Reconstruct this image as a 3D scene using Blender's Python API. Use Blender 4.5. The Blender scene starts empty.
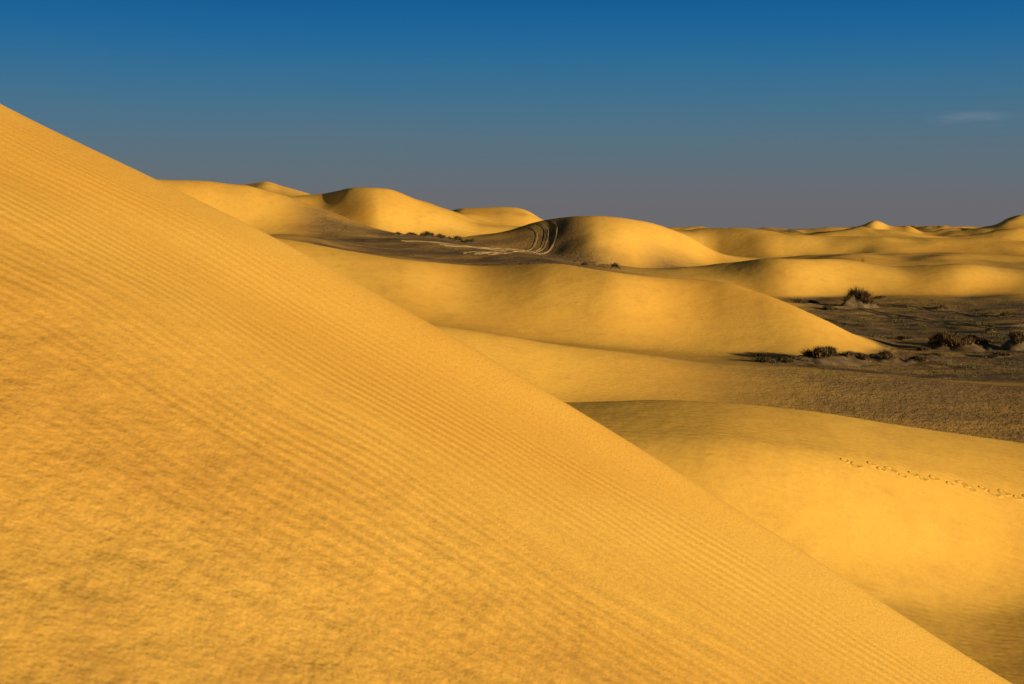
import bpy, math, random
import numpy as np
from mathutils import Vector
random.seed(7); rng=np.random.default_rng(7)
scene=bpy.context.scene
F=1400.0; HZ=228.0; CX=512.0     # surveying constants: bearing/elevation units used for the terrain survey
EYE=13.5                          # eye height above the interdune floor datum

# ---------------------------------------------------------------- helpers
def pchip(xk,yk,x,cusp=None):
    xk=np.asarray(xk,float); yk=np.asarray(yk,float); x=np.asarray(x,float)
    h=np.diff(xk); dl=np.diff(yk)/h; n=len(xk); m=np.zeros(n)
    for i in range(1,n-1):
        if dl[i-1]*dl[i]>0:
            w1=2*h[i]+h[i-1]; w2=h[i]+2*h[i-1]
            m[i]=(w1+w2)/(w1/dl[i-1]+w2/dl[i])
    m[0]=dl[0]; m[-1]=dl[-1]
    ml=m.copy(); mr=m.copy()          # incoming / outgoing tangents; a brink line has a break in slope
    if cusp is not None:
        for i in range(1,n-1):
            if cusp[i] and dl[i-1]>0 and dl[i]<0:
                ml[i]=dl[i-1]*cusp[i]; mr[i]=dl[i]*1.3
    xc=np.clip(x,xk[0],xk[-1])
    i=np.clip(np.searchsorted(xk,xc,side='right')-1,0,n-2)
    t=(xc-xk[i])/h[i]
    return ((1+2*t)*(1-t)**2*yk[i]+t*(1-t)**2*h[i]*mr[i]+t*t*(3-2*t)*yk[i+1]+t*t*(t-1)*h[i]*ml[i+1])
_tab=rng.random((256,256))
def vnoise(x,y):
    xi=np.floor(x).astype(int); yi=np.floor(y).astype(int); fx=x-xi; fy=y-yi
    fx=fx*fx*fx*(fx*(6*fx-15)+10); fy=fy*fy*fy*(fy*(6*fy-15)+10)
    g=lambda a,b:_tab[a&255,b&255]
    return ((g(xi,yi)*(1-fx)+g(xi+1,yi)*fx)*(1-fy)+(g(xi,yi+1)*(1-fx)+g(xi+1,yi+1)*fx)*fy)*2-1
def sstep(a,b,x):
    t=np.clip((x-a)/(b-a),0,1); return t*t*(3-2*t)
def grid_mesh(name,X,Y,Z,attrs={}):
    nr,nc=X.shape
    me=bpy.data.meshes.new(name)
    co=np.stack([X,Y,Z],-1).reshape(-1,3).astype(np.float32)
    idx=np.arange(nr*nc).reshape(nr,nc)
    q=np.stack([idx[:-1,:-1],idx[:-1,1:],idx[1:,1:],idx[1:,:-1]],-1).reshape(-1,4)
    me.vertices.add(len(co)); me.vertices.foreach_set('co',co.ravel())
    me.loops.add(q.size); me.loops.foreach_set('vertex_index',q.ravel().astype(np.int32))
    me.polygons.add(len(q)); me.polygons.foreach_set('loop_start',np.arange(0,q.size,4,dtype=np.int32))
    me.polygons.foreach_set('loop_total',np.full(len(q),4,dtype=np.int32))
    me.update(calc_edges=True)
    me.polygons.foreach_set('use_smooth',np.ones(len(q),dtype=bool))
    for k,v in attrs.items():
        a=me.attributes.new(k,'FLOAT','POINT'); a.data.foreach_set('value',v.ravel().astype(np.float32))
    me.validate(); me.update()
    ob=bpy.data.objects.new(name,me); scene.collection.objects.link(ob)
    return ob

# ---------------------------------------------------------------- node helpers
class NT:
    def __init__(s,nt): s.nt=nt; s.n=nt.nodes; s.l=nt.links
    def add(s,t,**k):
        nd=s.n.new(t)
        for a,b in k.items(): setattr(nd,a,b)
        return nd
    def inp(s,sock,v):
        if isinstance(v,bpy.types.NodeSocket): s.l.new(v,sock)
        elif v is not None: sock.default_value=v
    def m(s,op,a,b=None,c=None,clamp=False):
        nd=s.add('ShaderNodeMath',operation=op,use_clamp=clamp)
        s.inp(nd.inputs[0],a)
        if b is not None: s.inp(nd.inputs[1],b)
        if c is not None: s.inp(nd.inputs[2],c)
        return nd.outputs[0]
    def rng(s,v,a,b,c=0.,d=1.):
        nd=s.add('ShaderNodeMapRange',interpolation_type='SMOOTHSTEP')
        for i,x in enumerate((v,a,b,c,d)): s.inp(nd.inputs[i],x)
        return nd.outputs[0]
    def noise(s,vec,sc,det=3,rough=.5):
        nd=s.add('ShaderNodeTexNoise'); s.inp(nd.inputs['Vector'],vec)
        nd.inputs['Scale'].default_value=sc; nd.inputs['Detail'].default_value=det; nd.inputs['Roughness'].default_value=rough
        return nd.outputs['Fac']
    def mix(s,f,a,b,bt='MIX'):
        nd=s.add('ShaderNodeMix',data_type='RGBA',blend_type=bt)
        s.inp(nd.inputs[0],f); s.inp(nd.inputs[6],a); s.inp(nd.inputs[7],b)
        return nd.outputs[2]
    def scalevec(s,v,x,y,z):
        nd=s.add('ShaderNodeVectorMath',operation='MULTIPLY'); s.inp(nd.inputs[0],v); nd.inputs[1].default_value=(x,y,z); return nd.outputs[0]
def newmat(name):
    m=bpy.data.materials.new(name); m.use_nodes=True
    nt=NT(m.node_tree); b=m.node_tree.nodes['Principled BSDF']
    b.inputs['Roughness'].default_value=.95; b.inputs['Specular IOR Level'].default_value=0.05
    return m,nt,b
SAND_A=(.86,.485,.075,1); SAND_B=(.78,.40,.055,1); SAND_D=(.47,.225,.042,1); SOIL_SHADE=(.12,.079,.039,1)  # last colour serves both interdune soil and painted dune shade

def ripple(nt,pos,dx,dy,wl,warp):
    sep=nt.add('ShaderNodeSeparateXYZ'); nt.inp(sep.inputs[0],pos)
    n1=nt.noise(pos,.9,2,.35)
    p=nt.m('ADD',nt.m('MULTIPLY',sep.outputs[0],dx),nt.m('MULTIPLY',sep.outputs[1],dy))
    p=nt.m('ADD',p,nt.m('MULTIPLY',n1,warp))
    return nt.m('SINE',nt.m('MULTIPLY',p,2*math.pi/wl))

def fore_material():
    m,nt,b=newmat('rippled_sand')
    pos=nt.add('ShaderNodeNewGeometry').outputs['Position']
    c=nt.add('ShaderNodeAttribute',attribute_name='crestdist').outputs['Fac']     # metres below crest
    r=ripple(nt,pos,.33,1.,.095,.30)
    r2=ripple(nt,pos,.37,1.,.27,.8)
    patch=nt.noise(nt.scalevec(pos,.5,1.3,.5),1.6,3)
    amp=nt.m('MULTIPLY',nt.rng(c,.25,1.1),nt.rng(c,5.0,3.0,.2,1.))
    amp=nt.m('MULTIPLY',amp,nt.rng(patch,.32,.62,.25,1.))
    h=nt.m('MULTIPLY',nt.m('MULTIPLY',r,amp),.0020)
    h=nt.m('ADD',h,nt.m('MULTIPLY',nt.m('MULTIPLY',nt.m('MULTIPLY',r2,nt.rng(patch,.65,.35,.2,1.)),nt.rng(c,.6,3.5)),.0036))
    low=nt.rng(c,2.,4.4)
    lump=nt.noise(nt.scalevec(pos,.9,.6,.9),3.2,5,.62)
    h=nt.m('ADD',h,nt.m('MULTIPLY',nt.m('MULTIPLY',lump,nt.rng(c,1.5,4.5,.12,1.)),.040))
    g2=nt.noise(pos,48.,3,.8); h=nt.m('ADD',h,nt.m('MULTIPLY',g2,.0036))
    bump=nt.add('ShaderNodeBump'); bump.inputs['Distance'].default_value=1.; nt.inp(bump.inputs['Height'],h)
    nt.l.new(bump.outputs[0],b.inputs['Normal'])
    n=nt.noise(pos,.5,2,.6)
    col=nt.mix(nt.rng(n,.3,.7),SAND_A,SAND_B)
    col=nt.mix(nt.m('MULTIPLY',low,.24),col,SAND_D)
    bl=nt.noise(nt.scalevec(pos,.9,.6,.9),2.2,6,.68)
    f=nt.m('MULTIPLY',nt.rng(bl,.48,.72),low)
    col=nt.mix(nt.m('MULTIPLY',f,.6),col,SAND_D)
    rc=nt.m('MULTIPLY',nt.m('MULTIPLY',nt.rng(r,.2,-1.),amp),.12)
    col=nt.mix(rc,col,SAND_D)
    gc=nt.noise(pos,95.,1,.8)
    col=nt.mix(nt.rng(gc,.35,.7,0.,.45),col,SAND_D)
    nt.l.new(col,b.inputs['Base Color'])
    return m
def dune_material():
    m,nt,b=newmat('dune_sand')
    pos=nt.add('ShaderNodeNewGeometry').outputs['Position']
    soil_shade=nt.add('ShaderNodeAttribute',attribute_name='soil_shade').outputs['Fac']  # mask of dark interdune floor plus shade painted on the dunes
    n=nt.noise(pos,.04,2,.6); n3=nt.noise(pos,.6,4,.7)
    col=nt.mix(nt.rng(n,.3,.7),SAND_A,SAND_B)
    col=nt.mix(nt.rng(n3,.42,.8,0.,.35),col,SAND_D)
    col=nt.mix(nt.rng(nt.noise(pos,14.,2,.8),.4,.7,0.,.25),col,SAND_D)
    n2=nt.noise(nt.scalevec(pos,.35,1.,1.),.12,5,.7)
    f=nt.m('MULTIPLY',soil_shade,nt.rng(n2,.3,.62,.6,1.),clamp=True)
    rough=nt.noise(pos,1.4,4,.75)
    soil_shade_col=nt.mix(nt.rng(rough,.35,.7),SOIL_SHADE,(.19,.122,.058,1))
    spk=nt.m('MULTIPLY',nt.rng(nt.noise(nt.scalevec(pos,.5,.6,1.),.7,4,.8),.52,.62),nt.rng(soil_shade,.7,1.))
    soil_shade_col=nt.mix(nt.m('MULTIPLY',spk,.6),soil_shade_col,(.055,.04,.024,1))
    col=nt.mix(f,col,soil_shade_col)
    nt.l.new(col,b.inputs['Base Color'])
    r=ripple(nt,pos,.5,1.,.5,.9)
    h=nt.m('MULTIPLY',r,.0035)
    h=nt.m('ADD',h,nt.m('MULTIPLY',nt.noise(pos,.3,4,.6),.09))
    h=nt.m('ADD',h,nt.m('MULTIPLY',nt.m('MULTIPLY',rough,nt.m('POWER',soil_shade,2.5)),.26))
    bump=nt.add('ShaderNodeBump'); bump.inputs['Distance'].default_value=1.; nt.inp(bump.inputs['Height'],h)
    nt.l.new(bump.outputs[0],b.inputs['Normal'])
    return m
M_FORE=fore_material(); M_DUNE=dune_material()

# ---------------------------------------------------------------- foreground dune
yb=np.concatenate([np.arange(-14,1,.25),np.arange(1,11,.05),np.arange(11,46,.35)])
xb=np.concatenate([np.arange(-22,-5,.25),np.arange(-5,6,.05),np.arange(6,26,.25)])
X,Y=np.meshgrid(xb,yb)
g=pchip([-20,-5,0,3,5,7,7.86,8.5,9,12,46],[-6,-2.,-1.62,-1.50,-1.30,-1.05,-.893,-.83,-.80,-.7,-.5],Y)
xs=np.where(X<-4,-4-10*np.tanh((-4-X)/10),X)
Z=-.49*xs+g
c=Y-(7.86-.346*X)
w=.07
Z=Z-.78*w*np.logaddexp(0,c/w)+.035
Z+=pchip([-6,-3.3,-2.1,-1.35,-.43,.3,1.5,2.5,6],[-.03,-.02,.045,.086,.094,.084,.045,0,-.02],X)
Z+=.03*vnoise(X*.35+9,Y*.5)*sstep(0,-2,c)+.012*vnoise(X*1.3,Y*1.2+5)*sstep(0,-1.5,c)
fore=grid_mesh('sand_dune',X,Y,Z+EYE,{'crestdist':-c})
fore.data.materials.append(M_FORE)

# ---------------------------------------------------------------- dune field (lofted ridges and troughs)
C=[]
def curve(kind,d,pts,dpts=None,cusp=0): C.append((kind,d,pts,dpts,cusp))
curve('z',14,[(-900,-13),(1900,-13.5)])
curve('z',36,[(-900,-11.5),(565,-12.6),(1024,-13.4),(1900,-13.3)])
curve('z',47.5,[(-900,-9.5),(565,-11.),(700,-11.7),(850,-12.5),(1024,-13.1),(1900,-13)])
curve('e',55.5,[(-900,400),(300,425),(565,436),(700,437),(800,447),(900,464),(1024,487),(1200,512),(1900,530)])
curve('e',62,[(-900,380),(300,398),(565,403),(650,401),(720,403),(800,410),(900,425),(1024,443),(1200,468),(1900,500)],cusp=.2)
curve('z',80,[(-900,-8.5),(300,-9),(565,-10.6),(700,-11.1),(800,-11.5),(900,-12.),(1024,-12.6),(1900,-13)],[(-900,83),(565,83),(700,79),(850,74),(1024,72),(1900,72)])
curve('e',93,[(-900,290),(200,300),(435,325),(500,335),(560,345),(640,354),(700,361),(800,366),(900,375),(1024,388),(1900,430)],cusp=.2)
curve('z',116,[(-900,-8),(300,-8.6),(435,-8.9),(560,-10.2),(700,-11.2),(800,-11.5),(880,-11.8),(1024,-12),(1900,-12)],[(-900,121),(560,122),(700,120),(850,117),(1900,115)])
curve('e',140,[(-900,225),(200,230),(285,238),(350,250),(420,260),(480,265),(550,262),(600,269),(660,278),(720,282),(760,293),(820,318),(870,342),(900,352),(1024,353),(1900,353)],[(-900,146),(285,146),(400,144),(470,148),(550,142),(620,137),(700,140),(820,134),(900,134),(1900,134)],cusp=.25)
curve('z',168,[(-900,-2),(285,-2.4),(350,-3.8),(420,-5),(480,-5.8),(550,-6),(700,-8.6),(760,-10.2),(820,-11.6),(890,-12),(1024,-12),(1900,-12)])
curve('z',230,[(-900,-1),(285,-2),(350,-3.6),(420,-5.0),(480,-5.6),(550,-5.4),(600,-6.6),(700,-8.6),(760,-10.8),(820,-11.5),(960,-11.3),(1024,-10.8),(1900,-10)],[(-900,230),(560,230),(640,238),(700,237),(790,229),(900,232),(960,229),(1900,230)])
curve('e',248,[(-900,232),(285,238),(350,245),(420,249),(480,253),(550,257),(600,265),(690,268),(730,264),(780,259),(850,262),(900,266),(960,263),(1024,270),(1900,268)],[(-900,248),(560,250),(640,257),(700,257),(790,247),(860,252),(900,251),(960,247),(1024,250),(1900,248)],cusp=.3)
curve('z',290,[(-900,-1),(200,-2.),(285,-1.7),(350,-2.2),(420,-2.6),(480,-3.2),(550,-5.5),(600,-7.4),(690,-8.8),(780,-8.8),(1024,-9.4),(1900,-9)],[(-900,290),(400,290),(470,306),(540,300),(600,287),(680,293),(760,297),(1900,290)])
curve('e',315,[(-900,195),(0,184),(170,180),(205,179),(245,183),(270,190),(300,202),(340,217),(380,230),(420,236),(460,238),(500,235),(540,223.5),(575,216.5),(610,215),(640,219),(680,230),(720,250),(760,258),(800,263),(850,259),(900,262),(950,259),(1024,264),(1900,262)],[(-900,315),(400,315),(480,328),(540,323),(600,312),(680,316),(760,323),(1900,318)],cusp=.35)
curve('e',360,[(-900,205),(170,196),(270,206),(340,226),(420,240),(460,241),(500,241),(575,235),(640,236),(680,245),(720,259),(790,258),(870,256),(940,255),(1024,259),(1900,256)],[(-900,363),(240,360),(310,374),(380,358),(480,360),(640,371),(700,372),(780,361),(850,363),(890,362),(960,364),(1024,360),(1900,360)])
curve('e',388,[(-900,200),(170,197),(290,197),(320,194),(350,190),(385,191),(420,200),(455,212),(480,221),(520,227),(610,229),(680,231),(700,229),(735,228.5),(790,232),(840,236),(880,238),(930,241),(970,240),(1024,243),(1900,240)],[(-900,390),(240,390),(310,402),(380,386),(480,388),(640,398),(700,399),(780,388),(850,391),(890,389),(960,392),(1024,388),(1900,388)],cusp=.35)
curve('e',440,[(-900,212),(245,205),(385,204),(455,222),(520,236),(610,238),(735,240),(840,245),(1024,250),(1900,246)],[(-900,440),(455,450),(640,460),(1900,470)])
curve('e',500,[(-900,205),(170,196),(240,184),(262,181.5),(280,187),(320,198),(440,213),(465,209),(500,210),(525,212),(545,220),(580,228),(640,231),(700,231),(735,227),(770,228),(810,230),(850,231),(900,234),(940,236),(980,235),(1024,233),(1900,234)],cusp=.5)
curve('e',640,[(-900,225),(465,224),(600,238),(850,243),(1024,244),(1900,240)])
curve('e',700,[(-900,228),(560,231),(820,230),(850,229),(862,226),(875,222),(890,225.5),(905,225),(925,231),(970,230),(992,224),(1010,218.5),(1030,217),(1080,222),(1900,224)],cusp=.5)
curve('z',860,[(-900,-11),(1900,-11)])
curve('e',1100,[(-900,229),(300,231),(600,230),(700,229),(800,231),(940,228),(1000,230),(1900,229)])
curve('z',1500,[(-900,-12),(1900,-12)])
curve('z',9000,[(-900,-12.5),(1900,-12.5)])
U=np.concatenate([np.arange(-900,-20,16),np.arange(-20,1046,1.5),np.arange(1046,1900,16)])
D=np.concatenate([np.geomspace(14,56,150,endpoint=False),np.geomspace(56,420,520,endpoint=False),np.geomspace(420,1200,220,endpoint=False),np.geomspace(1200,9000,30)])
KD=[];KZ=[]
for i,(k,d,pts,dp,cu) in enumerate(C):
    a=np.array(pts,float); val=pchip(a[:,0],a[:,1],U)
    dd=np.full_like(U,d) if dp is None else pchip([p[0] for p in dp],[p[1] for p in dp],U)
    if 47<=d<=1100: dd=dd*(1+.014*np.sin(U/95+i*.9)+.012*np.sin(U/210+i*.7))
    z=val if k=='z' else -(val-HZ)/F*dd
    KD.append(dd);KZ.append(z)
KD=np.array(KD);KZ=np.array(KZ); CU=[q[4] for q in C]
assert (np.diff(KD,axis=0)>0).all(), [ (i,C[i][1]) for i in range(len(C)-1) if (KD[i+1]<=KD[i]).any()]
Zt=np.empty((len(D),len(U)))
for j in range(len(U)): Zt[:,j]=pchip(KD[:,j],KZ[:,j],D,CU)
UU,DD=np.meshgrid(U,D)
XX=(UU-CX)/F*DD
amp=np.clip(DD,20,700)*.0011*(1+1.0*sstep(150,260,DD))
Zt+=amp*(vnoise(XX*.05+7,DD*.05)*1.1+.4*vnoise(XX*.12+31,DD*.12+4))*sstep(40,70,DD)
# long transverse ridges far out
wv=DD+XX*.35+14*vnoise(XX/60+2,DD/120)
Zt+=sstep(420,540,DD)*sstep(1600,1000,DD)*(2.6*(.6-np.abs(vnoise(XX/90+3,wv/42))*1.6)+.8*vnoise(XX/26,wv/30))*(.3+.7*sstep(620,760,UU))
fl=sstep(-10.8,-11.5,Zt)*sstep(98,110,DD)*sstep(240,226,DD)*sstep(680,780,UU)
pl=sstep(148,156,DD)*sstep(322,304,DD)*sstep(270,330,UU)*sstep(660,580,UU)*.95  # shade painted over the plateau that tilts away from the sun
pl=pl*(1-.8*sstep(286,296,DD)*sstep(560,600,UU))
cl_=sstep(286,300,DD)*sstep(342,325,DD)*sstep(470,500,UU)*sstep(592,560,UU)*.5  # painted shade on the centre dune's left flank
sl=sstep(240,262,DD)*sstep(306,292,DD)*sstep(620,680,UU)*.8  # lee shade behind the right-hand ridge, put into the colour
gr=sstep(64,70,DD)*sstep(102,92,DD)*sstep(600,860,UU)*.85  # shade of the gentle right-hand face, darkened into its colour
s5=sstep(395,420,DD)*sstep(485,465,DD)*.75  # painted lee shade in the trough behind a far crest
s6=sstep(520,560,DD)*sstep(690,650,DD)*.6  # same painted lee shade, one ridge further out
soil_shade=np.clip(np.maximum.reduce([fl,pl,cl_,sl,gr,s5,s6]),0,1)  # real soil of the flats merged with the painted shade areas
soil_shade=np.where(DD>1300,.5,soil_shade)
Zt+=soil_shade*.12*vnoise(XX*.35,DD*.4)*(DD<300)*(DD>100)
soil_shade=np.where((DD<104)&(DD>60),np.minimum(soil_shade,.85),soil_shade)
terrain=grid_mesh('desert_dunes',XX,DD,Zt+EYE,{'soil_shade':soil_shade})
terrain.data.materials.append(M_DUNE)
def ground(u,d):
    j=np.clip(np.searchsorted(U,u)-1,0,len(U)-2); i=np.clip(np.searchsorted(D,d)-1,0,len(D)-2)
    a=(u-U[j])/(U[j+1]-U[j]); b=(d-D[i])/(D[i+1]-D[i])
    z=(Zt[i,j]*(1-a)+Zt[i,j+1]*a)*(1-b)+(Zt[i+1,j]*(1-a)+Zt[i+1,j+1]*a)*b
    return z+EYE
def gxy(x,y): return ground(CX+F*x/y,y)
gx=np.concatenate([-np.geomspace(12000,20,20),np.geomspace(20,12000,20)])
GX,GY=np.meshgrid(gx,gx)
plain=grid_mesh('ground',GX,GY,np.full_like(GX,-1.6),{'soil_shade':np.full_like(GX,.2)}); plain.data.materials.append(M_DUNE)

# ---------------------------------------------------------------- shrubs on sand mounds
def simple(name,col,col2,sc):
    m,nt,b=newmat(name); pos=nt.add('ShaderNodeNewGeometry').outputs['Position']
    nt.l.new(nt.mix(nt.rng(nt.noise(pos,sc,3),.35,.65),col,col2),b.inputs['Base Color']); return m
M_TWIG=simple('dry_twigs',(.10,.052,.022,1),(.19,.105,.04,1),2.)
M_LEAF=simple('scrub_foliage',(.042,.036,.014,1),(.085,.064,.022,1),2.)
M_MOUND=simple('mound_sand',(.18,.11,.045,1),(.10,.067,.033,1),1.5)
def shrub(u,d,w,h,n=2600,mound=.4,dry=.5,seed=0):
    r=np.random.default_rng(seed+100)
    x0=(u-CX)/F*d; y0=d
    V=[];Fc=[];Mi=[]
    nr,na=14,40; mh=h*mound
    for i in range(nr+1):
        t=i/nr
        for a in range(na):
            th=2*math.pi*a/na; lob=1+.22*math.sin(2*th+seed)+.12*math.sin(5*th+seed*2)
            x=x0+math.cos(th)*t*w*.62*lob; y=y0+math.sin(th)*t*w*.55*lob
            z=gxy(x,y)+mh*(1-t*t)**1.3*(1+.25*math.sin(x*3.1+seed)*math.cos(y*2.7))-.06*t**4
            V.append((x,y,z))
    for i in range(nr):
        for a in range(na):
            b2=(a+1)%na; Fc.append((i*na+a,i*na+b2,(i+1)*na+b2,(i+1)*na+a)); Mi.append(0)
    ncl=max(5,int(w*3)); cl=[]
    for k in range(ncl):
        th=r.random()*6.283; q=math.sqrt(r.random())*.42*w; cl.append((x0+math.cos(th)*q,y0+math.sin(th)*q*.9,(.55+.6*r.random())*(1-.55*(q/(.5*w))**2),.28+.3*r.random()))
    for k in range(n):
        cx,cy,hs,sp=cl[r.integers(ncl)]
        px=cx+r.normal()*.16; py=cy+r.normal()*.16
        q=min(1,math.hypot(px-x0,py-y0)/(w*.6)); pz=gxy(px,py)+mh*(1-q*q)**1.3*.9
        L=h*(1-mound*.6)*hs*(.45+.7*r.random())
        dx,dy,dz=r.normal()*sp,r.normal()*sp,1.
        s=r.random()*.55
        bx,by,bz=px+dx*L*s,py+dy*L*s,pz+dz*L*s
        tx,ty,tz=px+dx*L,py+dy*L,pz+dz*L*(1-.25*abs(dx))
        ww=.025+.035*r.random(); an=r.random()*6.283; ox,oy=math.cos(an)*ww,math.sin(an)*ww
        i0=len(V); V+= [(bx-ox,by-oy,bz),(bx+ox,by+oy,bz),(tx+ox*.3,ty+oy*.3,tz)]
        Fc.append((i0,i0+1,i0+2)); Mi.append(1 if r.random()<dry else 2)
    me=bpy.data.meshes.new('desert_shrub'); me.from_pydata(V,[],Fc); 
    for mm in (M_MOUND,M_TWIG,M_LEAF): me.materials.append(mm)
    me.polygons.foreach_set('material_index',Mi); me.polygons.foreach_set('use_smooth',[m==0 for m in Mi]); me.update()
    ob=bpy.data.objects.new('desert_shrub',me); scene.collection.objects.link(ob)
shrub(858,206,4.2,2.7,3000,.6,.4,1)
shrub(822,119,4.2,1.5,2600,.7,.3,2)
shrub(850,121,3.6,.9,1200,.6,.3,12)
shrub(887,123,3.2,.9,1100,.55,.4,3)
shrub(915,124,2.6,.5,600,.5,.3,13)
shrub(953,136,5.4,1.8,3400,.55,.65,4)
shrub(978,139,4.0,1.1,1600,.5,.6,5)
shrub(1018,136,3.6,1.6,1900,.55,.5,6)
shrub(790,118,3.8,.6,800,.5,.3,7)
for k,(u,d,w,h) in enumerate([(412,306,3.,.9),(428,308,4.,1.3),(442,309,4.4,1.1),(456,308,4.,1.2),(470,306,3.6,1.1),(398,300,2.,.7),(615,246,1.6,1.),(585,241,1.2,.6),(768,117,2.4,.5),(922,133,1.5,.45),(742,222,1.4,.6),(990,160,1.8,.6),(1003,190,2.4,.8),(800,205,2.0,.7),(935,128,1.4,.4),(830,196,2.6,.7),(812,212,2.4,.6),(905,150,1.8,.5),(1000,128,2.2,.5),(940,205,2.2,.6),(880,222,2.4,.6)]):
    shrub(u,d,w,h,600,.35,.2,20+k)

V=[];Fc=[]
for k in range(1100):
    u=rng.uniform(740,1100); d=rng.uniform(106,222)
    z=ground(u,d)
    if z-EYE>-11.2 or vnoise(np.array(u/26.),np.array(d/9.))<-.1: continue
    x=(u-CX)/F*d; s=rng.uniform(.08,.34)*(1+(rng.random()<.12)*1.3)
    for q in range(9):
        an=rng.random()*6.283; rr=rng.random()*s*1.4; bx=x+math.cos(an)*rr; by=d+math.sin(an)*rr
        hh=s*rng.uniform(.4,1.1); i0=len(V); V+=[(bx-.05,by,z-.02),(bx+.05,by+.02,z-.02),(bx+rng.normal()*.1,by+rng.normal()*.1,z+hh)]
        Fc.append((i0,i0+1,i0+2))
me=bpy.data.meshes.new('dry_grass'); me.from_pydata(V,[],Fc); me.materials.append(M_LEAF)
scene.collection.objects.link(bpy.data.objects.new('dry_grass',me))

# ---------------------------------------------------------------- tyre tracks
M_TRACK=simple('disturbed_sand',(.48,.31,.115,1),(.22,.14,.06,1),.35)
def tracks(paths,width,gauge,lift=.03,rim=.05):
    V=[];Fc=[]
    for pts in paths:
        P=np.array([((u-CX)/F*d,d) for u,d in pts]); t=np.concatenate([[0],np.cumsum(np.hypot(*np.diff(P,axis=0).T))])
        tt=np.arange(0,t[-1],.5); px=pchip(t,P[:,0],tt); py=pchip(t,P[:,1],tt)
        tx=np.gradient(px); ty=np.gradient(py); L=np.hypot(tx,ty); nx,ny=-ty/L,tx/L
        for off in (-gauge/2,gauge/2):
            i0=len(V)
            for i in range(len(tt)):
                for s,hh in ((-1,0),(-.5,rim),(0,.0),(.5,rim),(1,0)):
                    x=px[i]+nx[i]*(off+s*width); y=py[i]+ny[i]*(off+s*width); V.append((x,y,gxy(x,y)+lift+hh-(.03 if abs(s)==1 else 0)))
            for i in range(len(tt)-1):
                for s in range(4): a=i0+i*5+s; Fc.append((a,a+1,a+6,a+5))
    me=bpy.data.meshes.new('tire_tracks'); me.from_pydata(V,[],Fc); me.materials.append(M_TRACK); me.update()
    scene.collection.objects.link(bpy.data.objects.new('tire_tracks',me))
tracks([[(1080,170),(1020,172),(960,180),(905,186),(870,190),(820,196)],[(1080,160),(1010,165),(950,176),(900,190),(860,200),(800,205)],[(1080,148),(1010,156),(930,165),(860,172),(800,185)],[(1080,182),(1000,190),(930,203),(880,212)]],.24,1.8)
tracks([[(534,313),(541,308),(538,302),(522,296),(500,290),(478,284),(450,280),(400,276)],[(544,314),(552,307),(548,300),(530,293),(508,286),(485,278),(440,272)],[(510,270),(492,262),(475,256),(468,248)],[(518,266),(500,258),(482,250)]],.24,1.9,.03)

# ---------------------------------------------------------------- footprints
M_PRINT=simple('trodden_sand',(.74,.41,.06,1),(.62,.33,.05,1),6.)
V=[];Fc=[]
steps=19
for k in range(steps):
    t=(k+rng.uniform(-.25,.25))/(steps-1); u=848+t*(1050-848); v=463+42*t**1.1+ (1.6 if k%2 else -1.6)+rng.normal()*.6
    ds=np.linspace(46,62,400); zz=np.array([ground(u,q) for q in ds])-EYE
    vv=HZ-F*zz/ds; d=ds[np.argmin(abs(vv-v))]
    x0=(u-CX)/F*d; y0=d; n=16; i0=len(V); sc=rng.uniform(.7,1.25)
    for (rr,hh) in ((0.05,.006),(.55,.007),(.8,.028),(1.,.032),(1.4,-.02)):
        for a in range(n):
            th=6.2832*a/n; x=x0+math.cos(th)*rr*.20*sc; y=y0+math.sin(th)*rr*.15*sc*(1+.3*math.sin(th*3+k)); V.append((x,y,gxy(x,y)+hh))
    for r_ in range(4):
        for a in range(n): b2=(a+1)%n; Fc.append((i0+r_*n+a,i0+r_*n+b2,i0+(r_+1)*n+b2,i0+(r_+1)*n+a))
    Fc.append(tuple(i0+a for a in range(n)))
me=bpy.data.meshes.new('footprints'); me.from_pydata(V,[],Fc); me.materials.append(M_PRINT)
me.polygons.foreach_set('use_smooth',[True]*len(Fc))
scene.collection.objects.link(bpy.data.objects.new('footprints',me))

# ---------------------------------------------------------------- light
EL=math.radians(7.); AZ=math.radians(132)      # azimuth clockwise from +Y
s=Vector((math.sin(AZ)*math.cos(EL),math.cos(AZ)*math.cos(EL),math.sin(EL)))
sun=bpy.data.lights.new('sun','SUN'); sun.energy=6.6; sun.angle=math.radians(.5); sun.color=(1.,.84,.60)
so=bpy.data.objects.new('sun',sun); so.rotation_euler=s.to_track_quat('Z','Y').to_euler(); so.location=(60,-60,60); scene.collection.objects.link(so)
W=bpy.data.worlds.new('World'); scene.world=W; W.use_nodes=True
nt=NT(W.node_tree); bg=W.node_tree.nodes['Background']
sky=nt.add('ShaderNodeTexSky',sky_type='NISHITA',sun_disc=False,sun_elevation=EL,sun_rotation=AZ)
dirv=nt.add('ShaderNodeTexCoord').outputs['Generated']
sep=nt.add('ShaderNodeSeparateXYZ'); nt.inp(sep.inputs[0],dirv)
ramp=nt.add('ShaderNodeValToRGB'); 
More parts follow.
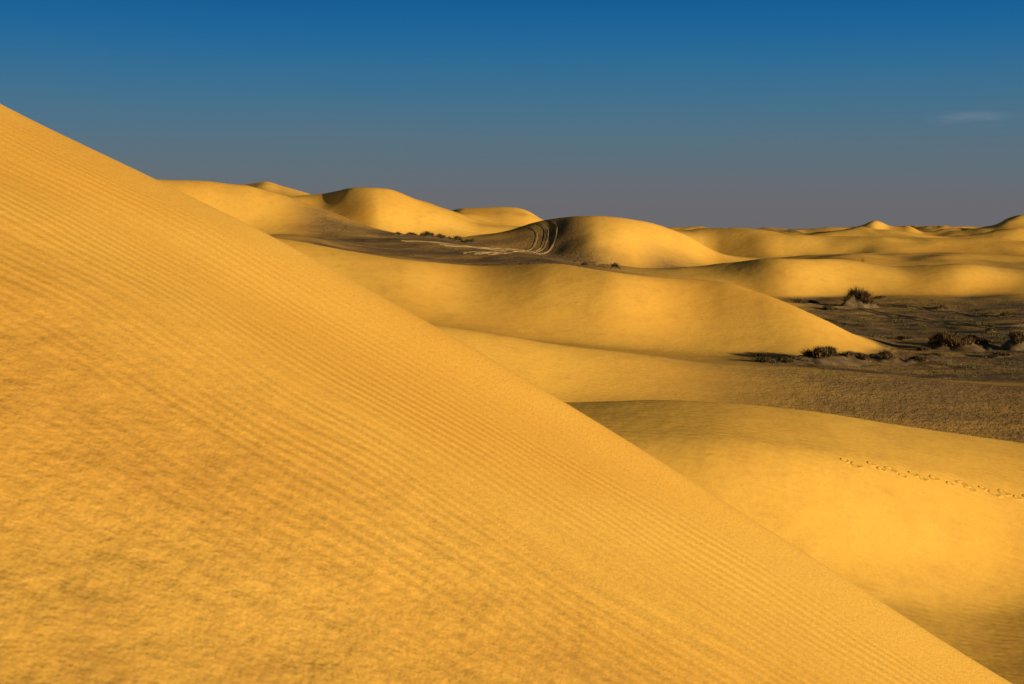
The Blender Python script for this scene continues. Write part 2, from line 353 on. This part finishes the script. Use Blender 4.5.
nt.inp(ramp.inputs[0],nt.m('ADD',sep.outputs[2],nt.m('MULTIPLY',nt.m('SUBTRACT',nt.noise(nt.scalevec(dirv,2,2,14),2.,2),.5),.012)))
cr=ramp.color_ramp; cr.interpolation='B_SPLINE'
stops=[(0,(.150,.144,.155)),(.02,(.145,.148,.165)),(.045,(.115,.158,.195)),(.08,(.066,.170,.255)),(.12,(.014,.148,.325)),(.16,(.0,.112,.335)),(.3,(.0,.055,.17)),(.5,(.035,.045,.06)),(1,(.035,.037,.045))]
cr.elements[0].position=0; cr.elements[0].color=(*stops[0][1],1); cr.elements[1].position=1; cr.elements[1].color=(*stops[-1][1],1)
for p,c_ in stops[1:-1]:
    e=cr.elements.new(p); e.color=(*c_,1)
sk=nt.mix(1.,sky.outputs[0],(.05,.05,.05,1),'MULTIPLY')
col=nt.mix(.95,sk,ramp.outputs[0])
sv=nt.add('ShaderNodeVectorMath',operation='SUBTRACT'); nt.inp(sv.inputs[0],dirv); sv.inputs[1].default_value=(.311,.947,.0735)
ln=nt.add('ShaderNodeVectorMath',operation='LENGTH'); nt.inp(ln.inputs[0],nt.scalevec(sv.outputs[0],1.,1.,6.))
wf=nt.m('MULTIPLY',nt.rng(ln.outputs['Value'],.045,.0),nt.rng(nt.noise(nt.scalevec(dirv,12,12,90),1.5,3),.35,.7))
col=nt.mix(nt.m('MULTIPLY',wf,.3),col,(.33,.33,.38,1))
nt.l.new(col,bg.inputs[0]); bg.inputs[1].default_value=1.

# ---------------------------------------------------------------- camera
cam=bpy.data.cameras.new('camera'); co=bpy.data.objects.new('camera',cam); scene.collection.objects.link(co)
co.location=(0,0,EYE); co.rotation_euler=(math.radians(90),0,0)
cam.sensor_width=36; cam.lens=F/1024*36; cam.shift_y=-(342-HZ)/1024; cam.clip_end=30000; cam.clip_start=.05
cam.dof.use_dof=True; cam.dof.focus_distance=20; cam.dof.aperture_fstop=7.1
scene.camera=co
scene.view_settings.view_transform='Standard'; scene.view_settings.look='None'; scene.view_settings.exposure=0
